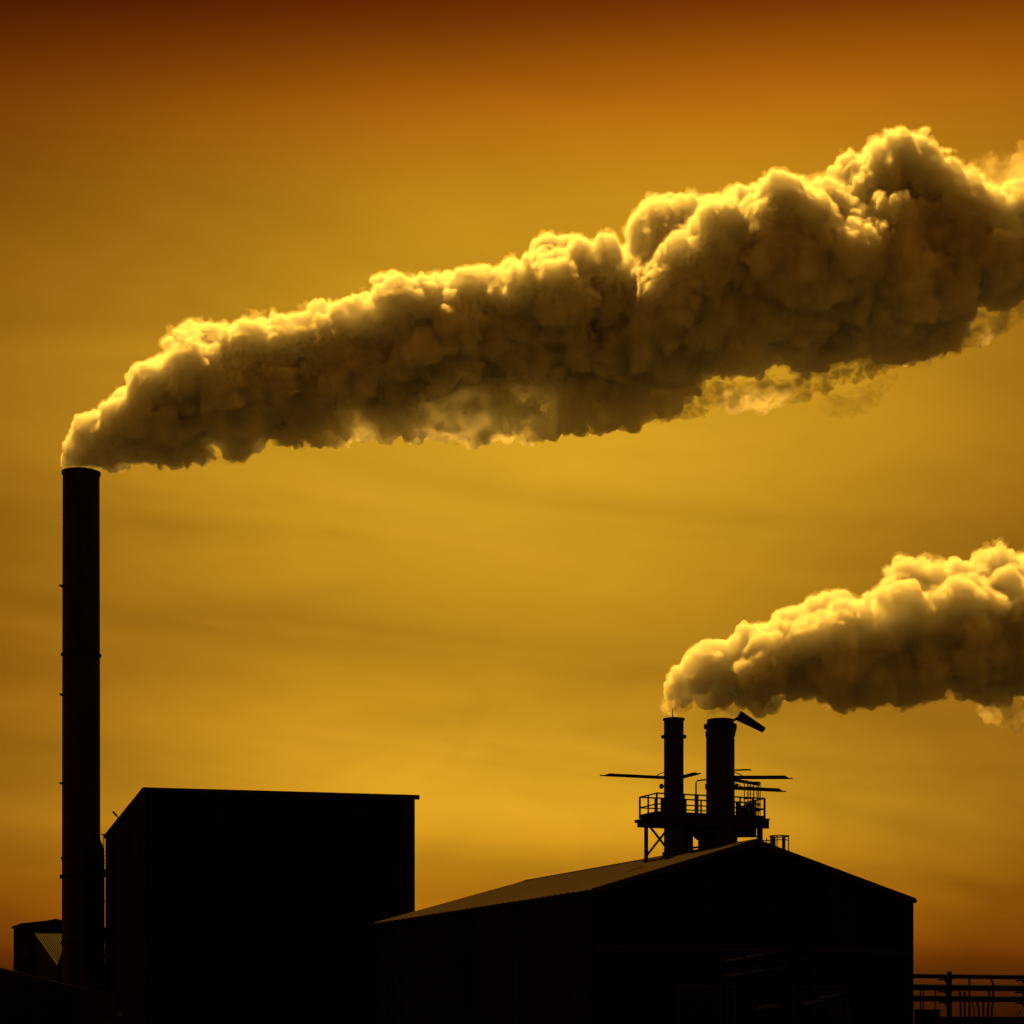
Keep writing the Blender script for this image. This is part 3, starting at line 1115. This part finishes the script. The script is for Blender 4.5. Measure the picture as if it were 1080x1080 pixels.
# ------------------------------------------------------------------ pipework faintly lit in front of the shed
FR = thing('pipe_bridge', 'two-tier pipe bridge faintly catching light before the shed gable', 'pipe rack', at(803, 1090, 108) - UP * CZ)
pr_, pl_ = at(841, 1090, 100.0), at(766, 1090, 116.0)
for py, dz_ in ((1002.5, 0), (1020.5, 0)):
    z = row(py, 100.0)
    for off in (0, 0.5):
        m = MB()
        m.tube([Vector((pl_.x + off, pl_.y, z)), Vector((pr_.x + off, pr_.y, z))], 0.13, 12)
        build('pipe', m, M['soot'], FR, smooth=True)
    m = MB()
    for f in (0.04, 0.36, 0.68, 0.97):
        q = pl_.lerp(pr_, f)
        m.bar((q.x - 0.3, q.y, z - 0.2), (q.x + 0.8, q.y, z - 0.2), 0.12)
    build('cross_beam', m, M['soot'], FR)
for f in (0.04, 0.36, 0.68, 0.97):
    for off in (-0.27, 0.78):
        m = MB()
        q = pl_.lerp(pr_, f)
        m.bar((q.x + off, q.y + 0.15, 0), (q.x + off, q.y + 0.15, row(1000, 100.0)), 0.16)
        build('post', m, M['soot'], FR)
for j, (x0, y0, x1, y1, d0, lab) in enumerate(((850, 1059.5, 876, 1056.0, 84.0, 'lower left of two short pipes faintly lit low before the shed'),
                                               (867, 1053.3, 893, 1049.8, 92.0, 'upper right of two short pipes faintly lit low before the shed'))):
    z = row(y1, d0)
    d1 = d0 * (HY - y1) / (HY - y0)
    p, q = at(x0, y0, d1), at(x1, y1, d0)
    LP = thing('low_pipe', lab, 'pipe', (p.x, p.y, 0), 'low pipes before the shed')
    m = MB()
    m.tube([(p.x, p.y, z), (q.x, q.y, z)], 0.11, 12)
    build('pipe', m, M['soot'], LP, smooth=True)
    for f in (0.1, 0.9):
        c = p.lerp(q, f)
        m = MB()
        m.bar((c.x, c.y, 0), (c.x, c.y, z - 0.1), 0.14)
        build('post', m, M['soot'], LP)
dc = at(811, 1059.5, 98.0)
DM = thing('vessel', 'small dark dome-topped vessel standing before the shed under the pipe bridge', 'tank', (dc.x, dc.y, 0))
m = MB()
prof = [(0.01, 0.0), (0.62, 0.0), (0.62, dc.z - 0.3)] + [(0.62 * math.cos(t), dc.z - 0.3 + 0.3 * math.sin(t)) for t in np.linspace(0.15, 1.55, 8)]
m.lathe(dc, prof, 28)
build('shell', m, M['soot'], DM, smooth=True)
m = MB()
m.tube([(dc.x, dc.y, dc.z - 0.03), (dc.x, dc.y, dc.z + 0.1)], 0.12, 10)
build('cap', m, M['soot'], DM)

# ------------------------------------------------------------------ smoke


class Lattice:
    def __init__(self, seed, n=32):
        self.n = n
        self.v = np.random.default_rng(seed).random((n, n, n), dtype=np.float32) * 2 - 1

    def __call__(self, x, y, z):
        n = self.n
        ix, iy, iz = np.floor(x).astype(np.int32), np.floor(y).astype(np.int32), np.floor(z).astype(np.int32)
        fx, fy, fz = x - ix, y - iy, z - iz
        fx, fy, fz = (t * t * t * (t * (t * 6 - 15) + 10) for t in (fx, fy, fz))
        x0, y0, z0 = ix % n, iy % n, iz % n
        x1, y1, z1 = (x0 + 1) % n, (y0 + 1) % n, (z0 + 1) % n
        v = self.v
        a = v[x0, y0, z0] * (1 - fx) + v[x1, y0, z0] * fx
        b = v[x0, y1, z0] * (1 - fx) + v[x1, y1, z0] * fx
        c = v[x0, y0, z1] * (1 - fx) + v[x1, y0, z1] * fx
        d = v[x0, y1, z1] * (1 - fx) + v[x1, y1, z1] * fx
        return (a * (1 - fy) + b * fy) * (1 - fz) + (c * (1 - fy) + d * fy) * fz


def surface_nets(s, org, vox):
    nx, ny, nz = s.shape
    ins_ = s < 0
    cnt = np.zeros((nx - 1, ny - 1, nz - 1), np.int8)
    for i in (0, 1):
        for j in (0, 1):
            for k in (0, 1):
                cnt += ins_[i:nx - 1 + i, j:ny - 1 + j, k:nz - 1 + k]
    act = (cnt > 0) & (cnt < 8)
    cx_, cy_, cz_ = np.nonzero(act)
    idx = np.full(act.shape, -1, np.int32)
    idx[cx_, cy_, cz_] = np.arange(len(cx_), dtype=np.int32)
    acc = np.zeros((len(cx_), 3), np.float32)
    num = np.zeros(len(cx_), np.float32)
    corners = [(i, j, k) for i in (0, 1) for j in (0, 1) for k in (0, 1)]
    val = {c: s[cx_ + c[0], cy_ + c[1], cz_ + c[2]] for c in corners}
    for c in corners:
        for ax in range(3):
            if c[ax]:
                continue
            d = list(c)
            d[ax] = 1
            d = tuple(d)
            v0, v1 = val[c], val[d]
            cr = (v0 < 0) != (v1 < 0)
            t = np.where(cr, v0 / np.where(cr, v0 - v1, 1), 0)
            p = np.empty((len(cx_), 3), np.float32)
            for a in range(3):
                p[:, a] = c[a]
            p[:, ax] += t
            acc += p * cr[:, None]
            num += cr
    verts = (np.stack([cx_, cy_, cz_], 1) + acc / num[:, None]) * vox + np.asarray(org)
    quads = []
    for ax in range(3):
        o1, o2 = [(1, 2), (2, 0), (0, 1)][ax]
        sl0 = [slice(1, -1)] * 3
        sl1 = [slice(1, -1)] * 3
        sl0[ax] = slice(0, -1)
        sl1[ax] = slice(1, None)
        a, b = ins_[tuple(sl0)], ins_[tuple(sl1)]
        ed = np.argwhere(a != b)
        flip = a[tuple(ed.T)]
        base = ed.copy()
        base[:, o1] += 1
        base[:, o2] += 1

        def cell(d1, d2):
            q = base.copy()
            q[:, o1] += d1
            q[:, o2] += d2
            return idx[q[:, 0], q[:, 1], q[:, 2]]
        q = np.stack([cell(-1, -1), cell(0, -1), cell(0, 0), cell(-1, 0)], 1)
        q[~flip] = q[~flip][:, ::-1]
        quads.append(q)
    return verts.astype(np.float32), np.concatenate(quads).astype(np.int32)


def drop_crumbs(v, q, least):
    """remove loose bits with fewer than `least` vertices"""
    lab = np.arange(len(v))
    e = np.concatenate([q[:, [0, 1]], q[:, [1, 2]], q[:, [2, 3]], q[:, [3, 0]]])
    while True:
        old = lab.copy()
        m = np.minimum(lab[e[:, 0]], lab[e[:, 1]])
        np.minimum.at(lab, e[:, 0], m)
        np.minimum.at(lab, e[:, 1], m)
        for _ in range(6):
            lab = lab[lab]
        if (lab == old).all():
            break
    cnt = np.bincount(lab, minlength=len(v))
    keep = cnt[lab] >= least
    new = np.cumsum(keep) - 1
    qk = keep[q[:, 0]]
    return v[keep], new[q[qk]].astype(np.int32)


def smoke_material(name, density, g_, albedo):
    m = bpy.data.materials.new(name)
    m.use_nodes = True
    n, l = m.node_tree.nodes, m.node_tree.links
    n.clear()
    out = n.new('ShaderNodeOutputMaterial')
    v = n.new('ShaderNodeVolumeScatter')
    v.inputs['Color'].default_value = (*albedo, 1)
    v.inputs['Density'].default_value = density
    v.inputs['Anisotropy'].default_value = g_
    l.new(v.outputs[0], out.inputs['Volume'])
    m.cycles.homogeneous_volume = True
    return m


def wispy(name, density, scale, g_=0.55, albedo=(0.985, 0.975, 0.95), cut=0.44):
    """thin torn steam: density breaks up in threads"""
    m = smoke_material(name, density, g_, albedo)
    m.cycles.homogeneous_volume = False
    m.cycles.volume_step_rate = 0.12
    n, l = m.node_tree.nodes, m.node_tree.links
    v = next(x for x in n if x.type == 'VOLUME_SCATTER')
    t = n.new('ShaderNodeTexCoord')
    no = n.new('ShaderNodeTexNoise')
    no.inputs['Scale'].default_value = scale
    no.inputs['Detail'].default_value = 5
    no.inputs['Roughness'].default_value = 0.65
    no.inputs['Distortion'].default_value = 0.8
    l.new(t.outputs['Object'], no.inputs['Vector'])
    d = math_node(n, l, 'MULTIPLY', math_node(n, l, 'MAXIMUM', math_node(n, l, 'SUBTRACT', no.outputs[0], cut), 0.0), 6.0 * density)
    l.new(d, v.inputs['Density'])
    return m


def plume_mesh(name, D, top, bot, bumps, vox, seed, mat, parent=None, loc=None, fill=1.0, depth0=0.0, depth_scale=1.0,
               lev=(10, 7), amp=1.0, sub=(0.38, 0.55), x_end=None, core=0.66, holes=0.0, crumbs=60, halo=None):
    rng = np.random.default_rng(seed)
    k = D / F
    tx, ty = np.array(top, float).T
    bx_, by_ = np.array(bot, float).T
    x0, x1 = tx[0], tx[-1]
    sph = []
    x = x0
    ph = rng.random(4) * 6.28
    while x < x1:
        yt, yb = np.interp(x, tx, ty), np.interp(x, bx_, by_)
        r = max((yb - yt) / 2, 2.0)
        c = (yt + yb) / 2
        dj = 0.25 * r * math.sin(x * 0.021 + ph[0]) + 0.12 * r * math.sin(x * 0.057 + ph[1])
        if core > 0:
            sph.append((x, dj, c + r * 0.04, r * core))
        for i in range(int(5 * fill)):
            rs_ = r * rng.uniform(0.28, 0.55)
            a = rng.uniform(0, 2 * math.pi)
            d = (r - rs_) * rng.uniform(0.85, 1.02)
            if i == 0:
                a = math.pi / 2 + rng.uniform(-0.5, 0.5)
            elif i < 3:                                   # billows bulging towards the viewer
                a = math.pi + rng.uniform(-1.1, 1.3)
                rs_ = r * rng.uniform(0.2, 0.45)
                d = r * rng.uniform(0.62, 0.85) if abs(math.sin(a)) < 0.6 else (r - rs_)
            sph.append((x + rng.uniform(-.2, .2) * r, dj + math.cos(a) * d * depth_scale, c - math.sin(a) * d, rs_))
        x += max(r * 0.34, 2.0)
    for b in bumps:
        sph.append((b[0], b[3] if len(b) > 3 else 0.0, b[1], b[2]))
    P = np.array(sph)
    C = np.empty((len(P), 4))
    C[:, 0] = (P[:, 0] - CX) * k
    C[:, 1] = D + depth0 + P[:, 1] * k
    C[:, 2] = CZ + (HY - P[:, 2]) * k
    C[:, 3] = P[:, 3] * k
    pad = 1.6
    lo = (C[:, :3] - C[:, 3:]).min(0) - pad
    hi = (C[:, :3] + C[:, 3:]).max(0) + pad
    shp = np.ceil((hi - lo) / vox).astype(int) + 1
    s = np.full(shp, 3.0, np.float32)
    ax = [lo[i] + np.arange(shp[i], dtype=np.float32) * vox for i in range(3)]

    def stamp(cs):
        for c in cs:
            m_ = c[3] + 1.2
            a0 = np.maximum(((c[:3] - m_ - lo) / vox).astype(int), 0)
            a1 = np.minimum(((c[:3] + m_ - lo) / vox).astype(int) + 2, shp)
            if (a1 <= a0).any():
                continue
            X = (ax[0][a0[0]:a1[0]] - c[0])[:, None, None]
            Y = (ax[1][a0[1]:a1[1]] - c[1])[None, :, None]
            Z = (ax[2][a0[2]:a1[2]] - c[2])[None, None, :]
            d = np.sqrt(X * X + Y * Y + Z * Z) - c[3]
            v = s[a0[0]:a1[0], a0[1]:a1[1], a0[2]:a1[2]]
            np.minimum(v, d.astype(np.float32), out=v)

    def sample(p):
        i = np.clip(((p - lo) / vox).astype(int), 0, shp - 1)
        return s[i[:, 0], i[:, 1], i[:, 2]]

    stamp(C)
    prev = C
    for n_, (f0, f1) in zip(lev, (sub, (0.32, 0.5))):
        rep = np.repeat(prev, n_, 0)
        d = rng.normal(size=(len(rep), 3))
        d /= np.linalg.norm(d, axis=1)[:, None]
        rs_ = rep[:, 3] * rng.uniform(f0, f1, len(rep))
        p = rep[:, :3] + d * (rep[:, 3] - rs_ * 0.45)[:, None]
        keep = (sample(p) > -rs_ * 0.75) & (rs_ > vox * 0.9)
        prev = np.concatenate([p, rs_[:, None]], 1)[keep]
        stamp(prev)
    # turbulence on the shell
    band = np.abs(s) < 1.3
    bi = np.nonzero(band)
    X, Y, Z = (ax[i][bi[i]] for i in range(3))
    rloc = np.interp(X / k + CX, tx, np.interp(tx, tx, np.interp(tx, bx_, by_) - ty)) * k / 2
    kw = k * 12.0
    sc = np.clip(rloc / (6.0 * kw), 0.12, 1.0)
    disp = np.zeros(len(X), np.float32)
    warp = Lattice(seed + 50)
    wx = warp(X * 0.5 / kw, Y * 0.5 / kw, Z * 0.5 / kw) * 0.45 * sc * kw
    wz = warp(X * 0.5 / kw + 9, Y * 0.5 / kw + 5, Z * 0.5 / kw) * 0.45 * sc * kw
    for i, (wl_, am) in enumerate(((2.8, 0.55), (1.3, 0.42), (0.66, 0.30), (0.34, 0.17))):
        L = Lattice(seed + i)
        wl_ = wl_ * kw
        q = np.abs(L((X + wx) / wl_, Y / wl_, (Z + wz) / wl_))
        disp += am * (q - 0.33) * 1.6
    s[bi] -= disp * sc * amp * kw
    if holes:
        L = Lattice(seed + 21)
        hv = L(X / 2.2, Y / 2.2, Z / 1.6) + 0.5 * L(X / 0.9, Y / 0.9, Z / 0.8)
        s[bi] += np.clip(hv, -0.6, 1.2).astype(np.float32) * holes * sc
    def make(field, nm, mt, par, least):
        field[0], field[-1] = 3, 3
        field[:, 0], field[:, -1] = 3, 3
        field[:, :, 0], field[:, :, -1] = 3, 3
        v, q = surface_nets(field, lo, vox)
        v, q = drop_crumbs(v, q, least)
        o0 = ORG[par.name] if par is not None else Vector(loc)
        v = v - np.array(o0, np.float32)
        me = bpy.data.meshes.new(nm)
        me.vertices.add(len(v))
        me.vertices.foreach_set('co', v.ravel())
        me.loops.add(q.size)
        me.loops.foreach_set('vertex_index', q.ravel())
        me.polygons.add(len(q))
        me.polygons.foreach_set('loop_start', np.arange(0, q.size, 4, dtype=np.int32))
        me.update(calc_edges=True)
        me.materials.append(mt)
        o = bpy.data.objects.new(nm, me)
        COL.objects.link(o)
        if par is not None:
            o.parent = par
        else:
            o.location = o0
        ORG[o.name] = Vector(o0)
        print('SMOKE', nm, shp, len(v), len(q))
        return o

    body = make(s, name, mat, parent, crumbs)
    if halo:
        # thin torn mist clinging to the billows
        L, L2 = Lattice(seed + 71), Lattice(seed + 72)
        e = 0.42 * L(X / (2.0 * kw) + wx, Y / (2.0 * kw), Z / (2.0 * kw) + wz) + 0.36 * L2(X / (0.8 * kw), Y / (0.8 * kw), Z / (0.8 * kw))
        s[bi] -= (halo[1] * kw * (0.75 + 1.1 * e) * np.maximum(sc, 0.3)).astype(np.float32)
        make(s, 'mist', halo[0], body, 300)
    return body


steam = smoke_material('dense_steam', 2.8, 0.6, (1.0, 0.98, 0.935))

top1 = [(66, 488), (75, 464), (88, 441), (110, 427), (140, 416), (152, 394), (170, 386), (190, 386), (198, 352), (215, 349), (240, 348), (275, 342),
        (300, 333), (335, 321), (365, 325), (385, 308), (402, 294), (430, 298), (480, 297), (505, 293), (545, 293), (560, 262), (600, 256), (640, 262),
        (665, 264), (682, 226), (735, 218), (765, 210), (800, 208), (840, 192), (880, 186), (900, 166), (940, 152), (975, 156), (1000, 190),
        (1020, 202), (1045, 205), (1080, 196), (1150, 182), (1250, 165), (1380, 155)]
bot1 = [(66, 493), (105, 494), (140, 493), (180, 490), (215, 490), (245, 480), (280, 468), (320, 450), (360, 442), (420, 434), (450, 430), (500, 426),
        (560, 424), (610, 424), (650, 424), (700, 414), (730, 404), (760, 410), (800, 416), (850, 406), (880, 394), (910, 388), (950, 375), (990, 360),
        (1040, 340), (1080, 325), (1150, 322), (1250, 318), (1380, 300)]
bumps1 = [(940, 182, 41, -10), (978, 190, 30, 15), (912, 195, 34, 5), (585, 278, 33, 0), (620, 290, 34, -20), (708, 246, 37, -5), (682, 275, 30, 10),
          (412, 312, 21, 0), (338, 336, 17, 0), (208, 366, 18, 0), (165, 402, 17, 0), (120, 445, 18, 0), (840, 222, 36, 10), (770, 240, 36, 0),
          (480, 318, 22, 0), (520, 318, 24, 8), (290, 355, 18, -4), (245, 366, 19, 4), (660, 292, 28, -10), (545, 310, 20, 5), (445, 318, 20, 0), (370, 345, 20, 0)]
top1 = [(x, y + 6 * min(1, max(0, (x - 350) / 200))) for x, y in top1]
bumps1 = [(b[0], b[1] + 5 * min(1, max(0, (b[0] - 350) / 200)), b[2] * 0.97, b[3]) for b in bumps1]
b1 = at(85, 498, DC)
PL1 = plume_mesh('smoke_plume', DC, top1, bot1, bumps1, 0.18, 11, steam, loc=b1, crumbs=5000, halo=(smoke_material('mist', 0.24, 0.6, (0.998, 0.976, 0.93)), 0.36))
tag(PL1, 'longest billowing cloud of smoke, drifting right from the tall chimney', 'smoke')
und_t = [(290, 452), (310, 442), (360, 422), (420, 404), (500, 394), (560, 392), (620, 396), (680, 388), (740, 380)]
und_b = [(290, 470), (310, 472), (360, 466), (420, 465), (500, 465), (560, 464), (620, 462), (680, 440), (740, 415)]
veil = wispy('veil_steam', 1.6, 0.3, 0.6, (0.995, 0.97, 0.92), 0.34)
plume_mesh('lower_wisp', DC, und_t, und_b, [], 0.2, 31, veil, PL1, depth0=1.2, amp=2.0, holes=0.6, depth_scale=0.8)
und_t = [(690, 430), (760, 400), (800, 400), (850, 390), (900, 370), (960, 350), (1010, 330), (1080, 310)]
und_b = [(690, 448), (760, 432), (800, 434), (850, 423), (900, 402), (960, 386), (1010, 368), (1080, 342)]
plume_mesh('lower_wisp', DC, und_t, und_b, [], 0.2, 37, wispy('torn_steam', 1.1, 0.7), PL1, depth0=0.5, amp=2.4, holes=0.8, depth_scale=0.8)
und_t = [(985, 200), (1010, 176), (1040, 162), (1080, 152), (1150, 140), (1250, 122), (1380, 118)]
und_b = [(985, 250), (1010, 285), (1040, 300), (1080, 305), (1150, 290), (1250, 260), (1380, 230)]
plume_mesh('upper_wisp', DC, und_t, und_b, [], 0.25, 41, wispy('fading_steam', 0.22, 0.2), PL1, depth0=2.0, amp=1.8, holes=0.5, depth_scale=0.6)
und_t = [(870, 415), (890, 412), (915, 405), (945, 392)]
und_b = [(870, 440), (890, 446), (915, 438), (945, 402)]
plume_mesh('lower_wisp', DC, und_t, und_b, [], 0.2, 43, wispy('faint_steam', 0.25, 0.9), PL1, depth0=0.0, amp=1.8, holes=0.6, depth_scale=0.6)

top2 = [(704, 730), (711, 707), (725, 691), (740, 677), (760, 674), (780, 662), (800, 650), (830, 632), (870, 625), (905, 630), (930, 627), (942, 606),
        (955, 590), (1000, 590), (1020, 594), (1032, 584), (1055, 578), (1080, 586), (1140, 572), (1220, 562), (1340, 555)]
bot2 = [(704, 738), (720, 742), (745, 745), (790, 748), (820, 741), (850, 745), (880, 751), (910, 749), (940, 753), (970, 748), (1000, 741), (1040, 738),
        (1080, 740), (1140, 738), (1220, 735), (1340, 715)]
bumps2 = [(965, 612, 26, 0), (1052, 604, 28, 0), (1010, 618, 26, 8), (868, 646, 22, 0), (830, 654, 21, 4), (745, 692, 15, 0), (725, 710, 14, 0), (795, 668, 18, 0),
          (930, 640, 20, 0), (900, 650, 20, 6)]
top2 = [(x, y + 7 * min(1, max(0, (x - 720) / 80))) for x, y in top2]
bot2 = [(x, y + 4 * min(1, max(0, (x - 720) / 80))) for x, y in bot2]
bumps2 = [(b[0], b[1] + 7, b[2] * 0.97, b[3]) for b in bumps2]
b2 = at(712, 745, 146.5)
PL2 = plume_mesh('smoke_plume', 146.5, top2, bot2, bumps2, 0.12, 23, smoke_material('roof_stack_steam', 4.0, 0.62, (1.0, 0.98, 0.935)), loc=b2, crumbs=5000, halo=(smoke_material('roof_stack_mist', 0.36, 0.6, (0.998, 0.976, 0.93)), 0.34))
tag(PL2, 'shorter lower cloud of smoke drifting right from the two roof stacks', 'smoke')
pf_t = [(700.5, 752), (703, 735), (708, 722), (716, 720), (724, 735)]
pf_b = [(700.5, 757), (703, 757), (708, 757), (716, 757), (724, 752)]
plume_mesh('steam_jet', 146.2, pf_t, pf_b, [], 0.09, 51, wispy('jet_steam', 1.3, 1.3), PL2, amp=1.5, holes=0.2)
pf_t = [(747, 749), (755, 740), (768, 738), (777, 742)]
pf_b = [(747, 757), (755, 757), (768, 757), (777, 757)]
plume_mesh('steam_jet', 147.0, pf_t, pf_b, [], 0.09, 57, wispy('faint_jet_steam', 0.9, 1.3, 0.4, (0.9, 0.88, 0.85)), PL2, amp=1.5, holes=0.3)
pf_t = [(1045, 735), (1060, 728), (1080, 728), (1120, 728)]
pf_b = [(1045, 745), (1060, 757), (1080, 765), (1120, 768)]
plume_mesh('lower_wisp', 146.5, pf_t, pf_b, [], 0.12, 61, wispy('loose_steam', 0.9, 0.9), PL2, depth0=4.0, amp=1.6, holes=0.4)
